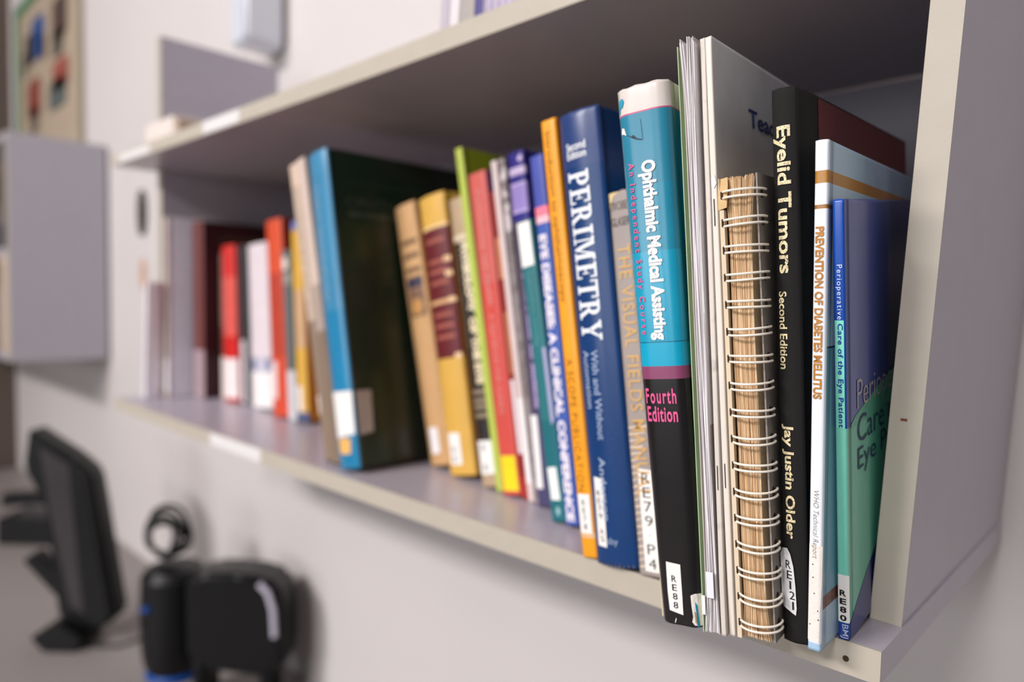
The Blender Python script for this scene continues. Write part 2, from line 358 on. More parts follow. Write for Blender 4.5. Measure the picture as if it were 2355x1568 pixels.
# ------------------------------------------------------------------ the books, from the right end panel to the left
B = Book('paperback_book', QPOS['periop'], 'thin blue and mint green paperback, last book against the right side panel', d=.13, hard=False, bulge=.0006, color='#0d49a8', rough=.33, wear=.0002, coat=.35,
         rules=[('sbc', 0, .0095, '#123f96'), ('s', .0095, .112, '#7fd6bf'), ('c', .0095, .1115, '#63b79c'), ('b', .0095, .112, '#63b79c'), ('s', .112, .166, '#0d49a8'), ('c', .1115, .23, '#4a5696')])
B.patch([(.0003, .166), (.0003, .112), (.0046, .112), (.0046, .166)], M('#84dcc4', .35), 'title_band')
mint = M('#70c9ae', .35); navy = M('#1b2f7c', .35)
B.patch([(.007, .1105), (.129, .1105), (.129, .133), (.06, .125), (.03, .119), (.014, .1155), (.007, .1125)], M('#63b79c', .35, coat=.35), 'cover_art', 'c')
B.patch([(.0025, 0), (.129, 0), (.129, .055), (.05, .036), (.03, .026), (.015, .017), (.0025, .0085)], M('#27357f', .35, coat=.35), 'cover_art', 'c')
B.text('Perioperative', .0010, .0042, .1665, .1930, M('#e8eef8'), bold=-.005, spacing=1.25)
B.text('Care of the Eye Patient', .0010, .0042, .1125, .1645, M('#12408f'), bold=.022, spacing=1.12)
B.text('Perioperative', .0165, .1285, .1135, .1335, M('#bdb6b4'), False, 'c', bold=-.01)
B.text('Care of the', .0170, .1285, .1000, .1145, M('#28345f'), False, 'c', bold=-.005)
B.text('Eye Patient', .0170, .1230, .0825, .0975, M('#28345f'), False, 'c', bold=-.005)
B.sticker([(.0001, .0098), (.0056, .0098), (.0056, .0355), (.0001, .0355)], 'RE80', cpos=(.0007, .0047, .0100, .0280), ink='#15151c', bold=.03)
B.text('BMJ', .0012, .0050, .0012, .0088, M('#b9c4e6'), bold=.01)

B = Book('paperback_book', QPOS['prevention'], 'slim white and pale blue paperback with gold bands and gold lettering', d=.172, hard=False, bulge=.0007, color='#a9c3d6', rough=.4, wear=.0002, coat=.2,
         rules=[('s', 0, .004, '#a9c8e4'), ('s', .004, .26, '#e9eef8'), ('c', .027, .151, '#6d9fb4'), ('sc', .2305, .2365, '#b07a2c'), ('sc', .2183, .2203, '#a06f38'), ('c', .0205, .0272, '#6e4032'), ('c', .1508, .1518, '#27404a')])
B.text('PREVENTION OF DIABETES MELLITUS', .0008, .0049, .1262, .2098, M('#b87a28', .4), bold=.035)
B.text('WHO Technical Report', .0011, .0044, .047, .081, M('#9a8a74'), bold=-.012, shear=.2)
B.patch([(.0000, .0538), (.0064, .0535), (.0063, .034), (.0058, .020), (.0056, .0045), (-.0001, .0050)], M('#ece5dd', .7, .04, 200, bump=.4, bscale=500), 'worn_label')
for u, v in ((.0018, .0435), (.0020, .0370), (.0027, .0290), (.0045, .0205), (.0008, .0130), (.0048, .0160)):
    B.patch([(u, v), (u+.0005, v+.0006)], M('#3c2e28'), 'label_speck', off=.0004)

B = Book('hardcover_book', QPOS['eyelid'], 'black cloth hardcover on eyelid tumours with gold lettering and dark red cover boards', d=.2, hard=True, bulge=.0022, rough=.7, wear=.0002, mat=cloth_mat('#191716'),
         rules=[])
redb = M('#662320', .4, .05, 30)
B.patch([(.0305, 0), (.1998, 0), (.1998, .2765), (.0305, .2765)], redb, 'cover_board_cloth', 'c', .0003)
G_ = gold_mat()
B.text('Eyelid Tumors', .0006, .0093, .1873, .2592, G_, bold=.028)
B.text('Second Edition', .0019, .0061, .1398, .1785, G_, bold=.02)
B.text('Jay Justin Older', .0018, .0080, .0540, .1122, G_, bold=.028)
B.patch([(-.0006, .045), (.0008, .0485), (.0036, .0490), (.0052, .0460), (.0066, .0400), (.0074, .0300), (.0078, .0185), (.0074, .0150), (.0040, .0168), (.0008, .0178), (-.0004, .024)], M('#e3e1e0', .6, .05, 120, bump=.6, bscale=200), 'shelf_mark_label', off=.0008, label='crumpled white shelf mark label')
for i, ch in enumerate('RE121'):
    u = .0026+.0006*i; v = .0428-.0052*i
    B.text(ch, u+(.0007 if ch == '1' else 0), u+(.0016 if ch == '1' else .0027), v-.0042, v, INK, False, off=.0011, name='label_character')

# ---- wire bound book
x, y, z, yaw, lean, pitch, w, h = QPOS['spiral']
sp = empty('wire_bound_book', frame(x, y, z, yaw, lean, pitch), 'thick wire bound book with yellowed brown page edges and cream double wire loops', 'book', GROUP)
d = .185
def sheets(n, w, h, d, x0, splay_t, splay_b, mats, jit=.0006, z0=.0008, thick=.86, wav=.0004, seed=1, dep=.0012):
    rnd = random.Random(seed); bm = bmesh.new(); nz = 22
    for i in range(n):
        c = (i+.5)/n; xc = x0+w*c; t = w/n*thick; ph = rnd.random()*9; yo = rnd.random()*dep; mi = rnd.randrange(len(mats)); hh = h-rnd.random()*jit*4; prev = None
        for k in range(nz+1):
            q = k/nz; zz_ = z0+(hh-z0)*q
            top = max(0, (q-.86)/.14)**1.6; bot = max(0, (.10-q)/.10)**1.6
            xx = xc+splay_t(c)*top+splay_b(c)*bot+wav*math.sin(q*9+ph)*.5*math.sin(math.pi*min(1, max(0, c)))
            yy = yo+.0006*math.sin(q*14+ph)*(1 if wav > .0003 else .3)
            ring = [bm.verts.new(v) for v in ((xx-t/2, yy, zz_), (xx+t/2, yy+.0001, zz_), (xx+t/2, d-.002, zz_), (xx-t/2, d-.002, zz_))]
            if prev:
                for j in range(4):
                    f = bm.faces.new((prev[j], prev[(j+1) % 4], ring[(j+1) % 4], ring[j])); f.material_index = mi
            else: bm.faces.new(ring[::-1]).material_index = mi
            prev = ring
        bm.faces.new(prev).material_index = mi
    return bm
pm = [M(c, .85, .03, 60, stretch=(1, 1, .3)) for c in ('#f5dab4', '#f2d4aa', '#f6dfbe', '#e8c498', '#f3d7b0', '#d2a474')]
pb = obj('page_block', sheets(64, w-.0072, h+.0005, d, .0034, lambda c: (c-.35)*.0042, lambda c: (c-.5)*.004, pm, wav=.0004, seed=4, thick=.965, dep=.0004), pm, sp); pb['kind'] = 'stuff'
cardm = M('#dfcdb2', .8, .06, 60, bump=.2, bscale=300); backm = M('#8f8781', .6, .05, 30)
bm = bmesh.new(); add_box(bm, (.0, -.0026, .0005), (.0004, d, h-.0002)); fc = obj('front_cover', bm, cardm, sp); fc['label'] = 'worn cream card front cover'
bm = bmesh.new(); add_box(bm, (.0004, -.0028, .0006), (.0024, .0006, h-.016)); e_ = obj('cover_fold', bm, cardm, fc)
bm = bmesh.new()                       # torn upper corner of the front cover, curling to the left
pts = [(-.0004, -.003, h-.016), (.0040, -.0032, h-.015), (.0046, -.0020, h-.004), (.0042, -.001, h+.0002), (-.0003, -.0015, h-.0005), (-.0004, -.0028, h-.008)]
f = bm.faces.new([bm.verts.new(p) for p in pts]); r_ = bmesh.ops.extrude_face_region(bm, geom=[f])
for v in [q for q in r_['geom'] if isinstance(q, bmesh.types.BMVert)]: v.co.y += .0005
obj('torn_corner', bm, M('#d9b684', .85, .1, 200), fc)
bm = bmesh.new(); add_box(bm, (w-.0006, .0006, .0004), (w+.0002, d, h+.0004)); bc = obj('back_cover', bm, backm, sp); bc['label'] = 'grey card back cover'
wire = M('#efe6d8', .42, .03, 200, spec=.5); holem = M('#3a281a', .9)
NR = 17
for i in range(NR):
    zc_ = .2268-(.2268-.0090)*i/(NR-1)
    bm = bmesh.new()
    for s_ in (-1, 1):
        path = []
        for k in range(19):
            a = math.radians(-20+220*k/18)
            path.append((w*.5+.0012-(w*.5+.0014)*math.cos(a), .0046-.0105*math.sin(a)**.8 if math.sin(a) > 0 else .0046+.006*abs(math.sin(a)), zc_+s_*.00155+.0002*math.sin(i*3+k*.3)-.0005*math.sin(a)*(i/NR)))
        tube(bm, path, .00060, 8)
    obj('wire_loop', bm, wire, sp, True)
    bm = bmesh.new(); pts = rrect(.0036, .0052, .0016, 4, .0040, zc_-.0026)
    f = bm.faces.new([bm.verts.new((w+.00035, a, b)) for a, b in pts]); obj('punch_hole', bm, holem, bc)
    bm = bmesh.new(); pts = rrect(.0012, .0040, .0005, 4, .0010, zc_-.0020)
    f = bm.faces.new([bm.verts.new((a, -.00295, b)) for a, b in pts]); obj('punch_hole', bm, holem, fc)

def staple(B, u, v0, v1):
    bm = bmesh.new(); tube(bm, [(u, B.ysp(u)+.0004, v0), (u, B.ysp(u)-.0003, v0+.0003), (u, B.ysp(u)-.0003, v1-.0003), (u, B.ysp(u)+.0004, v1)], .00022, 6)
    obj('staple', bm, M('#6f6a66', .35, metal=.9), B.root)
B = Book('white_booklet', QPOS['teach'], 'tall white stapled booklet with dark blue title, behind the wire bound book', d=.22, hard=False, bulge=.0004, color='#e3e2e4', rough=.4, wear=.0004, rules=[('s', 0, .4, '#e6dcd0')], cat='booklet')
B.text('Teaching', .0475, .1240, .2660, .2790, M('#1f3a76', .5), False, 'c', bold=.02)
staple(B, .0014, .212, .226); staple(B, .0014, .078, .091)
B.patch([(.0004, .236), (.0022, .238), (.0031, .2335), (.0018, .231), (.0006, .232)], M('#f4efe9', .8), 'torn_patch', off=.0004)
B = Book('grey_booklet', QPOS['booklet'], 'tall thin pale grey stapled booklet between white booklet and fanned papers', d=.21, hard=False, bulge=.0003, color='#d8cec4', rough=.7, wear=.0006, matargs=dict(second='#b4aaa2', smix=.62, sscale=60), cat='booklet')
staple(B, .0013, .076, .089)

# ---- green folder with fanned papers
x, y, z, yaw, lean, pitch, w, h = QPOS['green folder']
gf = empty('paper_folder', frame(x, y, z, yaw, lean, pitch), 'pale green card folder stuffed with creased white papers, ends splayed', 'folder', GROUP)
d = .205; gm = M('#b9cda6', .7, .08, 40, bump=.2)
def leaf(name, x0, x1, y0, hh, m, parent, bowt=0, bowb=0, th=.0004, zb=.0004):
    bm = bmesh.new(); prev = None; nz = 24
    for k in range(nz+1):
        q = k/nz; xx = x0+(x1-x0)*q+bowt*max(0, (q-.88)/.12)**1.5+bowb*max(0, (.1-q)/.1)**1.5; zz_ = zb+(hh-zb)*q
        ring = [bm.verts.new(v) for v in ((xx, y0+.0006*noise.noise(Vector((x0*900, 0, q*14))), zz_), (xx+th, y0, zz_), (xx+th, d, zz_), (xx, d, zz_))]
        if prev:
            for j in range(4): bm.faces.new((prev[j], prev[(j+1) % 4], ring[(j+1) % 4], ring[j]))
        else: bm.faces.new(ring[::-1])
        prev = ring
    bm.faces.new(prev); return obj(name, bm, m, parent)
c1 = leaf('folder_cover', 0, .0000, -.0004, h-.003, gm, gf, 0, 0); c1['label'] = 'pale green card cover'
bm = bmesh.new(); add_box(bm, (.0004, .0045, .0008), (.0032, d-.01, h-.006)); obj('cover_lining', bm, gm, gf)
wm = [M(c, .8, .03, 40, stretch=(1, 1, .3)) for c in ('#f6f1f3', '#e9e2e6', '#f8f5f4', '#d6cfd2', '#f0ebe8')]
o_ = obj('paper_sheets', sheets(12, .0046, h+.0012, d, .0034, lambda c: -.0020 if c < .3 else .0006*(c+.2), lambda c: (c-.75)*.0030, wm, wav=.0007, seed=9, jit=.0008, dep=.0010, thick=.97), wm, gf); o_['kind'] = 'stuff'
gp = M('#bab3b0', .75, .06, 60, bump=.2)
leaf('grey_sheet', .0075, .0071, .0006, h-.002, gp, gf, .0, .0006, .0006)
leaf('white_sheet', .0020, .0024, .0003, h-.001, M('#e4ded6', .8), gf, -.0012, -.001, .0003)
bm = bmesh.new(); add_box(bm, (.0032, -.0016, .0195), (.0071, -.0008, .0330), 0, .0002); sl = obj('paper_band', bm, M('#e9e8f0', .45), gf); sl['label'] = 'white paper band wrapped round the sheets'
bm = bmesh.new(); add_box(bm, (.0002, -.0012, .0100), (.0020, -.0006, .0200)); obj('paper_band', bm, M('#eeecea', .5), gf)

B = Book('hardcover_book', QPOS['oma'], 'big teal and black textbook on ophthalmic medical assisting with worn white top edge', d=.205, hard=False, bulge=.0045, color='#1a8fae', rough=.32, wear=.0005, coat=.4, taper=.24,
         rules=[('sbc', 0, .1322, '#1b1819'), ('sbc', .1322, .1390, '#8c4668'), ('sbc', .1390, .1516, '#0fa2c4'), ('sbc', .1516, .1521, '#0d5f76'), ('s', .1521, .200, '#199bbc'), ('s', .200, .235, '#2489a6'), ('s', .235, .2735, '#2c84a0'), ('c', .1521, .2735, '#0f86aa'), ('sbc', .2735, .2742, '#d0507c'), ('sbc', .2742, .3, '#dcd2cb')])
B.text('Ophthalmic Medical Assisting', .0088, .0180, .1530, .2478, M('#f4f1ee', .4), bold=.045, name='title_lettering')
pink = M('#e85f95', .4)
B.text('An Independent Study Course', .0030, .0072, .1562, .2478, pink, bold=.012, spacing=1.55)
B.text('Fourth', .0028, .0200, .1190, .1272, pink, False, bold=.02, spacing=1.25)
B.text('Edition', .0030, .0202, .1093, .1176, pink, False, bold=.02, spacing=1.1)
B.sticker([(.0068, .0338), (.0153, .0332), (.0152, .0165), (.0150, .0060), (.0068, .0075), (.0064, .0180)], 'RE88', cpos=(.0092, .0126, .0085, .0275), bold=.0)
tp = M('#efe7df', .85, .05, 300, bump=.5, bscale=800)
B.patch([(.0200, .0172), (.0222, .0182), (.0250, .0180), (.0254, .0150), (.0250, .0008), (.0214, .0012), (.0200, .0030), (.0207, .0060), (.0202, .0110)], tp, 'torn_patch', label='torn white paper at the foot of the spine')
B.patch([(.0222, .0140), (.0232, .0120), (.0238, .0004), (.0228, .0004), (.0226, .0060)], M('#1d87a3'), 'torn_patch', off=.0005)
B.patch([(.0216, .0090), (.0222, .0080), (.0226, .0020), (.0219, .0030)], M('#b98d55'), 'torn_patch', off=.0005)
B.patch([(.0002, .2785), (.0012, .2822), (.0036, .2830), (.0043, .2812), (.0034, .2786), (.0016, .2776), (.0008, .2740)], M('#2f9dbb'), 'torn_patch', off=.0004)
B.patch([(.0010, .2645), (.0018, .2676), (.0034, .2670), (.0044, .2628), (.0030, .2638)], tp, 'torn_patch', off=.0004)
B.patch([(.0040, .2636), (.0068, .2612), (.0078, .2618), (.0096, .2596), (.0124, .2588), (.0120, .2594), (.0098, .2602), (.0080, .2624), (.0068, .2618)], M('#16303a'), 'crease', off=.0003)
B.patch([(.0126, .2590), (.0122, .2700), (.0120, .2700), (.0124, .2590)], M('#1f5f74'), 'crease', off=.0003)
B.patch([(.0098, .0010), (.0106, .0030), (.0104, .0040), (.0094, .0012)], tp, 'scuff', off=.0003)

B = Book('paperback_book', QPOS['visual'], 'worn grey paperback on visual fields with yellow lettering and tall white shelf mark label', d=.17, hard=False, bulge=.0010, color='#a39690', rough=.55, wear=.0006, matargs=dict(second='#8d807a', smix=.66, sscale=30))
B.patch([(.0002, .2436), (.0095, .2438), (.0040, .2415), (.0012, .2360), (.0004, .2330)], M('#e0c492', .8), 'worn_corner')
B.text('TROBE', -.0004+.0012, .0138, .2322, .2376, M('#6b6260'), False, bold=.0)
B.text('GLASER', .0008, .0146, .2220, .2274, M('#5c5452'), False, bold=.0)
B.text('THE VISUAL FIELDS MANUAL', .0040, .0132, .0500, .2100, M('#d9ab66', .5), bold=.005, spacing=1.1)
for i in range(22):
    v = .093-.0042*i; 
    B.patch([(.0004, v), (.0050+.009*max(0, (v-.062)/.03), v+.0010+.0004*(i % 3)), (.0050+.009*max(0, (v-.062)/.03), v+.0024), (.0004, v+.0012)], M('#d9c4ae', .8), 'wear_stripe', off=.0003)
B.sticker([(.0052, .0680), (.0150, .0672), (.0151, .0030), (.0048, .0034)], 'RE79.P4', cpos=(.0070, .0136, .0040, .0665), bold=-.01)

B = Book('hardcover_book', QPOS['perimetry'], 'thick navy blue hardcover on perimetry with large white serif title', d=.2, hard=True, bulge=.0040, color='#123a70', rough=.34, wear=.0005, coat=.25, rules=[('s', .262, .31, '#283f74')], matargs=dict(bump=.25, bscale=900))
WL = M('#eef0f4', .45)
B.text('', .0052, .0218, .1475, .2590, WL, polys=serif_word('PERIMETRY'), name='title_lettering')
B.text('Second', .0058, .0215, .2728, .2782, WL, False, bold=.02)
B.text('Edition', .0058, .0215, .2672, .2722, WL, False, bold=.02)
gl = M('#9fb0cc', .5)
B.text('With and Without', .0118, .0172, .0825, .1412, gl, bold=.01)
B.text('Automation', .0048, .0098, .1030, .1412, gl, bold=.01)
B.text('Anderson', .0104, .0155, .0300, .0712, gl, bold=.01)
B.sticker([(.0044, .0580), (.0122, .0572), (.0112, .0122), (.0034, .0126)], 'RE79.A5', cpos=(.0058, .0098, .0150, .0500), bold=-.01)
B.text('sby', .0120, .0200, .0135, .0192, gl, False, bold=.0)
for k in range(9):
    u = .004+.003*k; B.patch([(u, .0006), (u+.0016, .0004), (u+.0012, .0022+.0006*(k % 3)), (u+.0003, .0016)], M('#4a5570', .8), 'frayed_edge', off=.0005)

B = Book('paperback_book', QPOS['orange'], 'bright orange yellow paperback on ophthalmoscopy leaning against the thick navy book', d=.2, hard=False, bulge=.0014, color='#f2a01f', rough=.38, wear=.0003, coat=.2, rules=[('c', 0, .4, '#d4660f'), ('s', .0135, .0170, '#e6b98a')])  # cover side in darker orange, its shading is put into the colour
B.text('Introduction to ophthalmoscopy', .0022, .0078, .1735, .2915, M('#8a5a1c'), bold=-.01)
B.text('A SCOPE PUBLICATION', .0030, .0076, .0450, .1350, M('#9a6a22'), bold=-.012, spacing=1.2)
B.sticker([(.0010, .0430), (.0108, .0430), (.0105, .0165), (.0010, .0168)], 'RE78', cpos=(.0042, .0072, .0185, .0400), bold=-.01)

B = Book('paperback_book', QPOS['bluetext'], 'blue paperback with white spine lettering, pink block and dark purple cover', d=.19, hard=False, bulge=.0010, color='#4a55a8', rough=.4, rules=[('c', 0, .4, '#2c1c48'), ('s', .234, .2395, '#ecc0cc'), ('s', .2395, .2470, '#f07f96'), ('s', 0, .234, '#3f5cae')])
B.text('EYE DISEASES: A CLINICAL CONFERENCE', .0022, .0098, .0030, .2250, M('#efe9f3'), bold=.05)
B = Book('paperback_book', QPOS['teal'], 'short teal green paperback with white labels beside the blue lettered paperback', d=.18, hard=False, bulge=.0012, color='#2c7379', rough=.42, rules=[('s', 0, .08, '#1f6a74')])
B.text('Ophthalmic nursing', .0055, .0100, .1390, .1990, M('#6ea3a8'), bold=-.005)
B.patch([(.0004, .2392), (.0138, .2392), (.0138, .2035), (.0004, .2030)], M('#f6f4f0', .4, .01), 'white_label')
B.patch([(.0118, .1370), (.0148, .1370), (.0148, .0790), (.0115, .0760)], M('#a9a8cf'), 'lavender_strip')
B.patch([(.0020, .0425), (.0112, .0430), (.0118, .0170), (.0025, .0172)], M('#eef2ee'), 'shelf_mark_label')
B.patch([(.0060, .0105), (.0085, .0125), (.0108, .0090), (.0085, .0045), (.0062, .0060)], M('#8fb5bb'), 'publisher_mark')
B = Book('paperback_book', QPOS['purple'], 'thick indigo and lavender paperback with banded spine top', d=.19, hard=False, bulge=.0015, color='#4a4468', rough=.42, rules=[('s', .2890, .31, '#2a2178'), ('s', .2822, .2890, '#b9a5cc'), ('s', .2755, .2822, '#2a2178'), ('s', .2500, .2755, '#9480bf'), ('s', .2432, .2500, '#2d2680'), ('c', 0, .4, '#322b86')])
B.patch([(.0120, .2965), (.0152, .2990), (.0172, .2962), (.0155, .2932), (.0126, .2938)], M('#c9b6dc'), 'round_emblem')
B.patch([(.0005, .2835), (.0182, .2830), (.0182, .2885), (.0005, .2890)], M('#c3b2d0'), 'title_band')
B.patch([(.0005, .2755), (.0182, .2755), (.0182, .2732), (.0005, .2732)], M('#b7a6d4'), 'title_band')
B.patch([(.0005, .2520), (.0182, .2520), (.0182, .2496), (.0005, .2496)], M('#b7a6d4'), 'title_band')
B.patch([(.0008, .2420), (.0055, .2420), (.0055, .0800), (.0008, .0800)], M('#5b5160'), 'spine_band')
B.text('Clinical optics: a tutor for students', .0062, .0128, .0830, .2380, M('#bfa8d8'), bold=.04)
B.patch([(.0002, .0772), (.0085, .0770), (.0085, .0152), (.0004, .0152)], M('#f0ecea'), 'shelf_mark_label')
B = Book('grey_booklet', QPOS['greythin'], 'thin mottled grey booklet against the indigo paperback', d=.19, hard=False, bulge=.0006, color='#94898a', rough=.5, rules=[('s', .235, .31, '#d8ccce')], cat='booklet', matargs=dict(second='#7a6f70', smix=.5, sscale=90))
B = Book('white_booklet', QPOS['whitethin'], 'thin pinkish white booklet left of the mottled grey booklet', d=.19, hard=False, bulge=.0006, color='#dccac6', rough=.5, cat='booklet')
B.patch([(.0004, .0900), (.0060, .0900), (.0060, .0160), (.0004, .0160)], M('#f4f1ef'), 'shelf_mark_label')
B = Book('paperback_book', QPOS['darkred'], 'narrow dark red paperback with orange flecks beside the salmon red book', d=.17, hard=False, bulge=.0007, color='#8e2c26', rough=.45, rules=[('s', .195, .232, '#c07a58'), ('s', .110, .165, '#b06a4e'), ('s', 0, .02, '#a8352c')])
B.patch([(-.0002, .1050), (.0052, .1050), (.0060, .0400), (.0010, .0400)], M('#e6d6da'), 'shelf_mark_label')
B = Book('paperback_book', QPOS['red'], 'salmon red paperback with pale vertical lettering and yellow label at its foot', d=.18, hard=False, bulge=.0012, color='#cf5148', rough=.4, rules=[('c', .12, .4, '#5a3a8c'), ('c', 0, .12, '#8f2a24'), ('s', .19, .3, '#cc6058')])
B.text('Community eye health', .0075, .0145, .1700, .2760, M('#e39a92'), bold=.01)
B.text('A TEXTBOOK FOR CLINICS', .0080, .0140, .0720, .1620, M('#e58f86'), bold=.01)
B.patch([(.0020, .0350), (.0195, .0350), (.0198, .0040), (.0026, .0040)], M('#f6d51c'), 'yellow_label', label='bright yellow label')
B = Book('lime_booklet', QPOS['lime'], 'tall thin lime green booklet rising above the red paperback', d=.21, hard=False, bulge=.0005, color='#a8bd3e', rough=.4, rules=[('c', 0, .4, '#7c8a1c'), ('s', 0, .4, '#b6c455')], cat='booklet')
B.patch([(.045, .285), (.060, .300), (.068, .287), (.062, .276), (.05, .276)], M('#a9b48c'), 'cover_art', 'c')
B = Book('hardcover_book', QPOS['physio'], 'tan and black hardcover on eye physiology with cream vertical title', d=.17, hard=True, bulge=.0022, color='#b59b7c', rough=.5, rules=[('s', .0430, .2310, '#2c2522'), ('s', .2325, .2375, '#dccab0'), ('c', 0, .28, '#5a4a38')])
B.text('PHYSIOLOGY', .0105, .0188, .1620, .2300, M('#e6d6b6'), bold=.08)
B.text('OF THE EYE', .0105, .0188, .0955, .1580, M('#e2d0ac'), bold=.08)
B.text('CLINICAL APPLICATION', .0035, .0078, .1300, .2280, M('#6e6252'), bold=.01)
for v in (.0860, .0780, .0720, .0640): B.patch([(.0030, v), (.0185, v+.0045)], M('#8a7a64'), 'title_band')
B.sticker([(.0005, .0430), (.0190, .0430), (.0190, .0125), (.0005, .0118)], 'R E', cpos=(.006, .013, .014, .041), ink='#8d8a90')
B = Book('hardcover_book', QPOS['yellow'], 'golden yellow hardcover with maroon title panel and gilt rules', d=.18, hard=True, bulge=.0040, color='#d8a94e', rough=.5, rules=[('s', .1150, .2450, '#651f24'), ('s', .2445, .2480, '#edc98a'), ('s', .1690, .1730, '#d9a878')])
for v in (.2300, .2090, .1990, .1880, .1560, .1450, .1340): B.patch([(.0060, v), (.0320, v+.0042)], M('#a0584a'), 'gilt_rule')
for v in (.2095, .1950, .1690, .1140): B.patch([(.0290, v), (.0365, v+.0050)], M('#f0c99a'), 'gilt_rule')
B.sticker([(.0055, .0420), (.0230, .0420), (.0230, .0110), (.0055, .0110)], ' RE', cpos=(.010, .018, .012, .040), ink='#9b989c')
B = Book('hardcover_book', QPOS['tan'], 'light tan cloth hardcover with dark printed emblem, end of the middle group', d=.17, hard=True, bulge=.0035, color='#c99d6c', rough=.6, matargs=dict(bump=.3, bscale=700))
dk = M('#6b5038', .6)
for v in (.2330, .2180, .2030): B.patch([(.0060, v), (.0290, v+.0050)], dk, 'emblem_bar')
B.patch([(.0060, .1860), (.0290, .1980)], M('#3c3448'), 'emblem_bar')
B.patch([(.0060, .1560), (.0290, .1850)], M('#7a5a48'), 'emblem_panel')
B.patch([(.0175+.0085*math.cos(math.radians(a)), .1665+.0085*math.sin(math.radians(a))) for a in range(0, 360, 24)], M('#c08c50'), 'emblem_disc', off=.0004)
B.patch([(.0070, .0400), (.0210, .0395), (.0205, .0130), (.0072, .0125)], M('#ece6e6'), 'shelf_mark_label')
B = Book('hardcover_book', QPOS['green'], 'large dark green textbook with bright blue spine leaning over a gap', d=.205, hard=True, bulge=.0035, color='#12281c', rough=.35, wear=.0003, coat=.3, matargs=dict(second='#232c24', smix=.55, sscale=14),
         rules=[('s', 0, .16, M('#2380ac', .28, .12, 25, coat=.5)), ('s', .16, .33, M('#4289b0', .28, .12, 25, coat=.5))])
B.text('CLINICAL OPHTHALMOLOGY', .0085, .0180, .1700, .2900, M('#7ea6c2'), bold=.02)
B.text('THE ESSENTIALS OF', .022, .150, .2880, .2935, M('#33453a'), False, 'c')
B.text('OPHTHALMOLOGY', .020, .190, .2640, .2760, M('#3f4a40'), False, 'c', bold=.01)
B.text('SECOND EDITION', .022, .120, .2555, .2598, M('#67736a'), False, 'c', bold=.01)
B.patch([(.0012, .0780), (.0345, .0770), (.0335, .0340), (.0030, .0310)], M('#f0ece8', .4), 'shelf_mark_label', label='white label wrapping the spine and front cover')
B.patch([(.0070, .0765), (.0260, .0760), (.0240, .0340), (.0070, .0320)], M('#b5aaa8', .4), 'shelf_mark_label', face='c', off=.0004)  # same white label, greyed here to paint the cover side's shade
B.patch([(.0060, .0305), (.0270, .0305), (.0255, .0150), (.0075, .0150)], M('#f0b765'), 'orange_sticker', label='orange yellow sticker under the white label')
B = Book('paperback_book', QPOS['taupe'], 'tall brownish grey paperback touching the blue spine of the green textbook', d=.2, hard=False, bulge=.0010, color='#84705f', rough=.55, rules=[('s', .19, .34, '#cdb8ac'), ('s', .14, .19, '#a8968c')])
B = Book('paperback_book', QPOS['beige'], 'tall beige paperback with white vertical lettering, leftmost of the leaning middle group', d=.2, hard=False, bulge=.0012, color='#8b7766', rough=.55, rules=[('s', .15, .34, '#b9a08c'), ('s', .30, .34, '#d2b8a4')])
B.text('DISEASES OF THE CORNEA', .0040, .0110, .1500, .2950, M('#e2d4c4'), bold=.01)
B.patch([(.0000, .0700), (.0060, .0700), (.0050, .0500), (.0000, .0500)], M('#e0cfc4'), 'label_scrap')
B = Book('paperback_book', (-.7200, .118, -.0020, .01, .100, 0, .0130, .2250), 'thin pink paperback with white lower label between yellow and beige books', d=.15, hard=False, bulge=.0008, color='#e0485c', rough=.4, rules=[('s', 0, .065, '#ecd3da'), ('s', .065, .12, '#ea8296')])
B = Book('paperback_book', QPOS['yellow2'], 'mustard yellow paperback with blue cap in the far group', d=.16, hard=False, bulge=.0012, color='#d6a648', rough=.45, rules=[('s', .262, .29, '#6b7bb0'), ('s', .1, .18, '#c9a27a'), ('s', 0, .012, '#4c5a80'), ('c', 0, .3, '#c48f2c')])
B.patch([(.0010, .0480), (.0140, .0480), (.0150, .0130), (.0030, .0130)], M('#eadfd8'), 'shelf_mark_label')
B = Book('paperback_book', QPOS['slate'], 'slate grey paperback with round white spot near the top', d=.15, hard=False, bulge=.0012, color='#5d6767', rough=.5, rules=[('s', 0, .07, '#c9c9cd'), ('s', .19, .205, '#8d8f88')])
B.patch([(.0085+.0080*math.cos(math.radians(a)), .219+.0100*math.sin(math.radians(a))) for a in range(0, 360, 30)], M('#ded5cb'), 'round_spot')
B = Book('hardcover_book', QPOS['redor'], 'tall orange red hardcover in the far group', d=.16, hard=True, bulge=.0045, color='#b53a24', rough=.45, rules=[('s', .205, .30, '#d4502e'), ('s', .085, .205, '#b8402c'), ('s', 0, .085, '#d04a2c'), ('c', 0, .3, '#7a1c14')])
B.patch([(-.0005, .0790), (.0230, .0790), (.0210, .0250), (.0000, .0250)], M('#edd5d2'), 'shelf_mark_label')
B = Book('hardcover_book', QPOS['white'], 'wide pale lilac white hardcover in the far group', d=.14, hard=True, bulge=.0050, color='#dcd0d4', rough=.5, rules=[('s', .0560, .0760, '#8e8ca8'), ('s', 0, .0560, '#efe8e6')])
B.patch([(.028, .0570), (.050, .0750)], M('#c9c8d6'), 'title_band')
B = Book('hardcover_book', QPOS['black'], 'black and charcoal hardcover next to the wide white book', d=.14, hard=True, bulge=.0030, color='#15171a', rough=.45, rules=[('s', .10, .249, '#43474a'), ('s', 0, .10, '#d9d3d6')])
B.patch([(.0200, 0.001), (.0325, .2470)], M('#15171a'), 'spine_band')
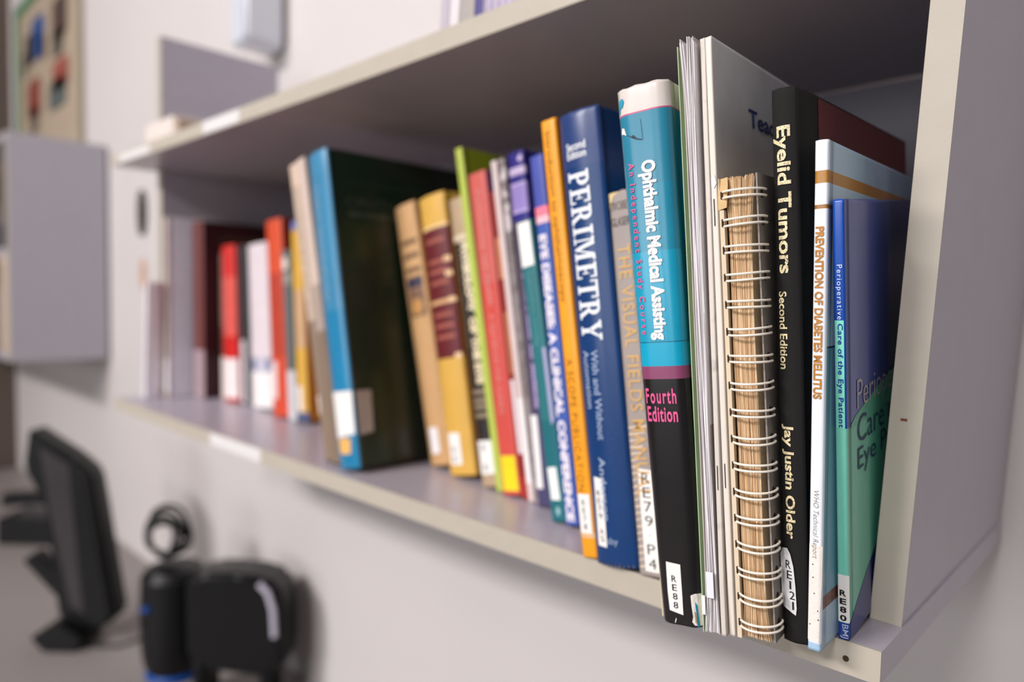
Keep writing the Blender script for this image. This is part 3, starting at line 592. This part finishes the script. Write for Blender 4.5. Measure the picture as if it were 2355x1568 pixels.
B = Book('hardcover_book', QPOS['red2'], 'bright scarlet hardcover with broad white lower label', d=.14, hard=True, bulge=.0040, color='#c8302c', rough=.4, rules=[('s', .105, .20, '#d95a52'), ('s', .2, .26, '#cf3431'), ('s', .069, .105, '#cc1f1c'), ('s', .006, .069, '#efe2e0')])
B = Book('paperback_book', (-1.0515, .130, -.0008, .0, .024, 0, .0130, .2400), 'narrow brown grey paperback between scarlet and maroon books', d=.14, hard=False, bulge=.0010, color='#77685e', rough=.5, rules=[('s', 0, .07, '#d9cbc4'), ('s', .07, .12, '#5c4038')])
B = Book('hardcover_book', (-1.1000, .104, -.0005, 0.0, .012, 0, .0400, .2910), 'big maroon hardcover with framed front cover, near the far end', d=.18, hard=True, bulge=.0030, color='#331017', rough=.4, rules=[('s', .08, .3, '#6d3a38'), ('s', 0, .08, '#a58d92')])
fr = M('#4a3a2c', .5)
for a, b_, c_, d_ in ((.03, .262, .165, .268), (.03, .02, .165, .026), (.03, .02, .036, .268), (.159, .02, .165, .268)): B.patch([(a, b_), (c_, d_)], fr, 'cover_frame', 'c', .0003)
B = Book('grey_folder', (-1.1180, .0640, .0002, 0, .003, 0, .0120, .2960), 'grey document folder flat against the far divider panel', d=.2, hard=False, bulge=.0010, color='#d2ced8', rough=.35, rules=[('s', 0, .3, '#c9bab2')], cat='folder')
B.patch([(.0010, .0640), (.0120, .0640), (.0120, .0100), (.0010, .0100)], M('#f0eaec'), 'white_label')
B = Book('grey_booklet', (-1.1290, .0330, .0008, 0, -.085, 0, .0080, .1900), 'small lilac grey booklet standing in front of the far divider panel', d=.025, hard=False, bulge=.0008, color='#eeeaf0', rough=.5, cat='booklet')

# ------------------------------------------------------------------ things on the upper board
ZT = H+T
def doc(x, w, hexc, lab, y=.006, lean=-.075, h=.29, stripes=None):
    z = ZT+zf(x)+.0012
    B = Book('magazine', (x, y, z-w*math.sin(lean) if lean < 0 else z, 0, lean, 0, w, h), lab, d=.21, hard=False, bulge=.0006, color=hexc, rough=.5, cat='magazine')
    B.root['group'] = 'magazines standing on the upper shelf'
    if stripes:
        for i in range(stripes): B.patch([(w*(i+.3)/stripes, .001), (w*(i+.3)/stripes+.0008, h-.001)], M('#8d86a4'), 'spine_line')
doc(-.3560, .0100, '#b9b0ba', 'lilac grey magazine, leftmost of those on the upper shelf')
doc(-.3450, .0120, '#ddd3d6', 'white magazine second from the left on the upper shelf')
doc(-.3320, .0170, '#a8a19b', 'taupe grey magazine on the upper shelf')
doc(-.3140, .0080, '#4f4a86', 'dark blue violet magazine on the upper shelf')
doc(-.3050, .0380, '#b7abc0', 'thick lilac striped stack of magazine issues on the upper shelf', stripes=5)
doc(-.2660, .0060, '#4a4690', 'slim violet blue magazine, rightmost on the upper shelf')
cbx = empty('small_carton', (-1.095, .03, ZT), 'small pale carton at the far left end of the upper shelf', 'box')
box('carton_body', (0, 0, 0), (.11, .08, .042), M('#dcd0c8', .7), cbx, .002); box('carton_flap', (.112, .0, .004), (.130, .05, .034), M('#b7a28f', .8), cbx, .001)

# ------------------------------------------------------------------ soap dispenser on the wall
dsp = empty('soap_dispenser', (-1.222, YW, .678), 'white wall mounted soap dispenser with rounded foot above the upper shelf', 'dispenser')
pts = [(-.034+a, b) for a, b in rrect(.068, .36, .018, 6, 0, -.035)]
prism('dispenser_body', pts, -.085, -.006, M('#d9dde6', .18, .01, spec=.6, coat=.6), dsp, .006)
box('back_plate', (-.030, -.006, -.02), (.036, -.0005, .30), M('#8e8a86', .5), dsp, .002)
box('push_lever', (-.046, -.075, -.006), (-.034, -.045, .03), M('#c9bfa8', .5), dsp, .003)
# wall bumper and stain beyond the shelf
t = empty('wall_plate', (-1.966, YW, .39), 'dark oval plate on the wall beyond the far divider panel', 'plate')
prism('oval_cover', [(.024*math.cos(a*math.pi/10), .062*math.sin(a*math.pi/10)) for a in range(20)], -.012, -.0005, M('#3a322e', .6), t, .002)
t = prism('brown_sticker', [(.024*math.cos(a*math.pi/8), .045*math.sin(a*math.pi/8)) for a in range(16)], -.0012, -.0004, M('#c39a80', .8, .1, 30)); t.location = (-1.977, YW, .224)
tag(t, 'faded brown oval sticker on the wall under the dark oval plate', 'sticker')
bm = bmesh.new(); tube(bm, [(0, 0, -.012), (.002, 0, -.004), (.001, 0, .004), (-.001, 0, .012)], .0012, 6); t = obj('wall_scuff', bm, M('#5d5552')); t.location = (-.0125, YW-.0005, .407)
tag(t, 'small dark scuff on the wall at the right of the end panel', 'mark')

# ------------------------------------------------------------------ far wall cabinet with its contents
cab = empty('wall_cabinet', (-2.256, .065, -.027), 'open grey laminate wall cabinet beyond the end of the bookshelf', 'cabinet')
CL = M('#a8a3ac', .45, .02, 30); dy = YW-.065-.008; ch = .635
box('side_panel', (-.018, .002, 0), (0, dy, ch), CL, cab); box('edge_banding', (-.018, 0, 0), (0, .002, ch), EDGE, cab)
box('side_panel', (-1.1, .002, 0), (-1.082, dy, ch), CL, cab)
for nm, z0 in (('bottom_panel', 0), ('shelf', .30), ('top_panel', ch-.018)): box(nm, (-1.082, .002, z0), (-.018, dy, z0+.018), CL, cab)
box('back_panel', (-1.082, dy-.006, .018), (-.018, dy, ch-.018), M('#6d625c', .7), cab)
z0 = -.027
def simple(name, lo, hi, hexc, label, cat, parts=()):
    e = empty(name, (lo[0], lo[1], lo[2]), label, cat); box('body', (0, 0, 0), (hi[0]-lo[0], hi[1]-lo[1], hi[2]-lo[2]), M(hexc, .6), e, .003)
    for nm, a, b_, c_ in parts: box(nm, a, b_, M(c_, .5), e, .001)
simple('cardboard_box', (-2.40, .072, z0+.018), (-2.285, .25, z0+.296), '#c4ad97', 'beige upright carton in the lower bay of the far wall cabinet', 'box', [('lid', (-.002, -.002, .262), (.117, .18, .282), '#d2bfae')])
simple('black_case', (-2.40, .07, z0+.318), (-2.285, .23, z0+.385), '#15161a', 'black case on the middle shelf of the far wall cabinet', 'case', [('latch', (.04, -.004, .03), (.07, 0, .04), '#4a4c52')])
simple('brown_box', (-2.41, .075, z0+.3852), (-2.29, .21, z0+.56), '#5a4a3e', 'dark brown box on top of the black case', 'box', [('lid', (-.002, -.002, .15), (.122, .137, .176), '#66564a')])
# ------------------------------------------------------------------ poster
po = empty('wall_poster', (-3.40, YW-.004, .45), 'large wall poster with green border and blurred photographs above the far cabinet', 'poster')
pw, ph = .92, .85
box('poster_sheet', (0, 0, 0), (pw, .003, ph), M('#b5a48f', .55, .08, 6), po)
for a, b_, c_ in (((0, -.001, 0), (.07, 0, ph), '#2f7a4e'), ((.07, -.001, ph-.045), (pw, 0, ph), '#2f7a4e'), ((pw-.05, -.001, 0), (pw, 0, ph-.045), '#8b8272'), ((pw-.05, -.0015, 0), (pw-.01, -.0011, .16), '#5f8a68')): box('poster_border', a, b_, M(c_, .5), po)
for x, z, sx, sz, c_ in ((.25, .64, .07, .06, '#4b4446'), (.37, .66, .09, .075, '#2f5590'), (.44, .61, .03, .05, '#6a4650'), (.66, .66, .09, .07, '#54433f'), (.63, .58, .07, .045, '#59564c'), (.30, .45, .10, .07, '#8e4a40'), (.30, .37, .06, .05, '#6e5f55'), (.66, .47, .10, .05, '#a0564c'), (.62, .41, .11, .05, '#5c6362'), (.17, .60, .05, .05, '#7f7468')):
    prism('poster_photo', [(x+a-sx, z+b_-sz) for a, b_ in rrect(2*sx, 2*sz, .03)], -.0022, -.0011, M(c_, .5, .15, 14), po)

# ------------------------------------------------------------------ desk
ZD = -.578
dk_ = empty('desk', (-1.6, .0, ZD), 'grey desk surface under the bookshelf against the wall', 'desk')
box('desktop', (-1.85, -.75, -.03), (2.6, YW-.0005, 0), M('#8f8886', .45, .03, 8), dk_, .002); box('desk_leg', (-1.80, -.7, -.822), (-1.75, .28, -.0305), LAM, dk_); box('desk_leg', (2.45, -.7, -.822), (2.5, .28, -.0305), LAM, dk_)
BLK = M('#0d0d0f', .4, .1, 20); BLKG = M('#0b0b0d', .32, .05, 20); DG = M('#3c3839', .3, .1, 8); BLU = M('#124a9a', .35)
def turned(x, y, z, deg): return Matrix.Translation((x, y, z)) @ Matrix.Rotation(math.radians(deg), 4, 'Z')
# tilted display on its arm
mo = empty('tilted_display', turned(-1.545, .055, ZD, 43.8), 'black upright display tilted on a bent arm above a square foot on the desk', 'display')
prism('housing', [(-.116, .465), (-.020, .405), (.016, .372), (.065, .065), (.038, .040), (-.020, .036), (-.060, .06), (-.085, .30), (-.128, .38)], 0, .055, BLK, mo, .008)
prism('screen', [(-.088, .425), (-.022, .385), (.012, .10), (.0, .07), (-.030, .09), (-.072, .30)], -.0035, .0005, DG, mo, .001)
prism('screen_frame', [(-.026, .40), (.012, .372), (.060, .070), (.035, .050), (.000, .08)], -.012, .0, BLK, mo, .003)
prism('arm', [(-.140, .178), (-.108, .200), (.0, .085), (-.022, .050)], .01, .04, BLK, mo, .004)
prism('foot', [(-.100, .030), (-.040, .062), (.010, .030), (-.005, 0), (-.072, 0)], -.03, .07, BLK, mo, .004)
bm = bmesh.new(); tube(bm, [(.0, .0, .006), (.03, -.005, .004), (.07, 0, .004), (.10, .03, .004), (.13, .08, .004)], .003, 8); obj('cable', bm, BLK, mo, True)
# rounded device
dv = empty('rounded_device', turned(-1.105, .175, ZD, 43.8), 'glossy black rounded device housing on a low black frame, right of the display', 'device')
pts = [(-.092, .236), (-.060, .250), (.0, .250), (.050, .244), (.076, .234), (.087, .210), (.090, .10), (.085, .070), (.050, .058), (-.055, .070), (-.090, .085)]
prism('housing', pts, 0, .09, BLKG, dv, .012)
pl = M('#c9c4d4', .3)
bm = bmesh.new(); tube(bm, [(.046, -.003, .236), (.062, -.004, .220), (.071, -.004, .190), (.074, -.004, .140)], .0055, 8); o_ = obj('highlight_strip', bm, pl, dv, True); o_['label'] = 'pale curved strip standing in for a gloss highlight'  # pale tube paints the gloss highlight of the housing
box('frame_foot', (-.075, .0, 0), (-.062, .09, .085), BLK, dv, .003); box('frame_foot', (.045, .0, 0), (.058, .09, .075), BLK, dv, .003); box('base_bar', (-.075, .0, 0), (.058, .012, .012), BLK, dv, .003)
# round pot with blue base
pt = empty('round_pot', (-1.312, .150, ZD), 'black round pot with a blue ring at its base between display and device', 'pot')
def lathe(name, prof, m, parent, n=28):
    bm = bmesh.new(); R_ = [[bm.verts.new((r*math.cos(2*math.pi*i/n), r*math.sin(2*math.pi*i/n), z)) for i in range(n)] for r, z in prof]
    for a in range(len(R_)-1):
        for i in range(n): bm.faces.new((R_[a][i], R_[a][(i+1) % n], R_[a+1][(i+1) % n], R_[a+1][i]))
    return obj(name, bm, m, parent, True)
lathe('blue_base_ring', [(.0, 0), (.050, 0), (.054, .006), (.050, .014), (.0, .0145)], BLU, pt)
lathe('pot_body', [(0, .015), (.050, .015), (.056, .03), (.060, .06), (.062, .13), (.060, .20), (.048, .215), (.0, .216)], BLK, pt)
lathe('blue_button', [(0, .0), (.010, .001), (.008, .006), (0, .008)], BLU, pt).location = (.022, -.060, .150)
# coil of black cable hanging over the pot
bm = bmesh.new()
for k in range(5):
    r = .026+.0045*k; path = [(r*math.cos(a), (k-2)*.009+.006*math.sin(3*a+k), r*1.15*math.sin(a)+.004*math.sin(2*a+k)) for a in [2*math.pi*i/26 for i in range(26)]]
    tube(bm, path, .0042, 7, True)
co = obj('cable_coil', bm, BLK, None, True); co.matrix_world = turned(-1.330, .140, ZD+.2180+.0562, 43.8)
tag(co, 'loose coil of black cable standing behind the display', 'cable')
# telephone at the far left of the desk
ph_ = empty('desk_telephone', turned(-2.28, .16, ZD, 43.8), 'low black desk telephone on the desk beyond the tilted display', 'telephone')
prism('telephone_body', [(-.16, 0), (.105, 0), (.095, .035), (.02, .07), (-.16, .080)], 0, .12, BLK, ph_, .004)
prism('handset', [(-.16, .105), (-.16, .145), (-.02, .155), (.065, .150), (.08, .115), (.05, .09), (.02, .11), (-.06, .115), (-.12, .11)], .02, .06, BLK, ph_, .004)
prism('handset_cradle', [(-.12, .070), (.04, .055), (.03, .095), (-.1, .105)], .03, .05, DG, ph_, .002)
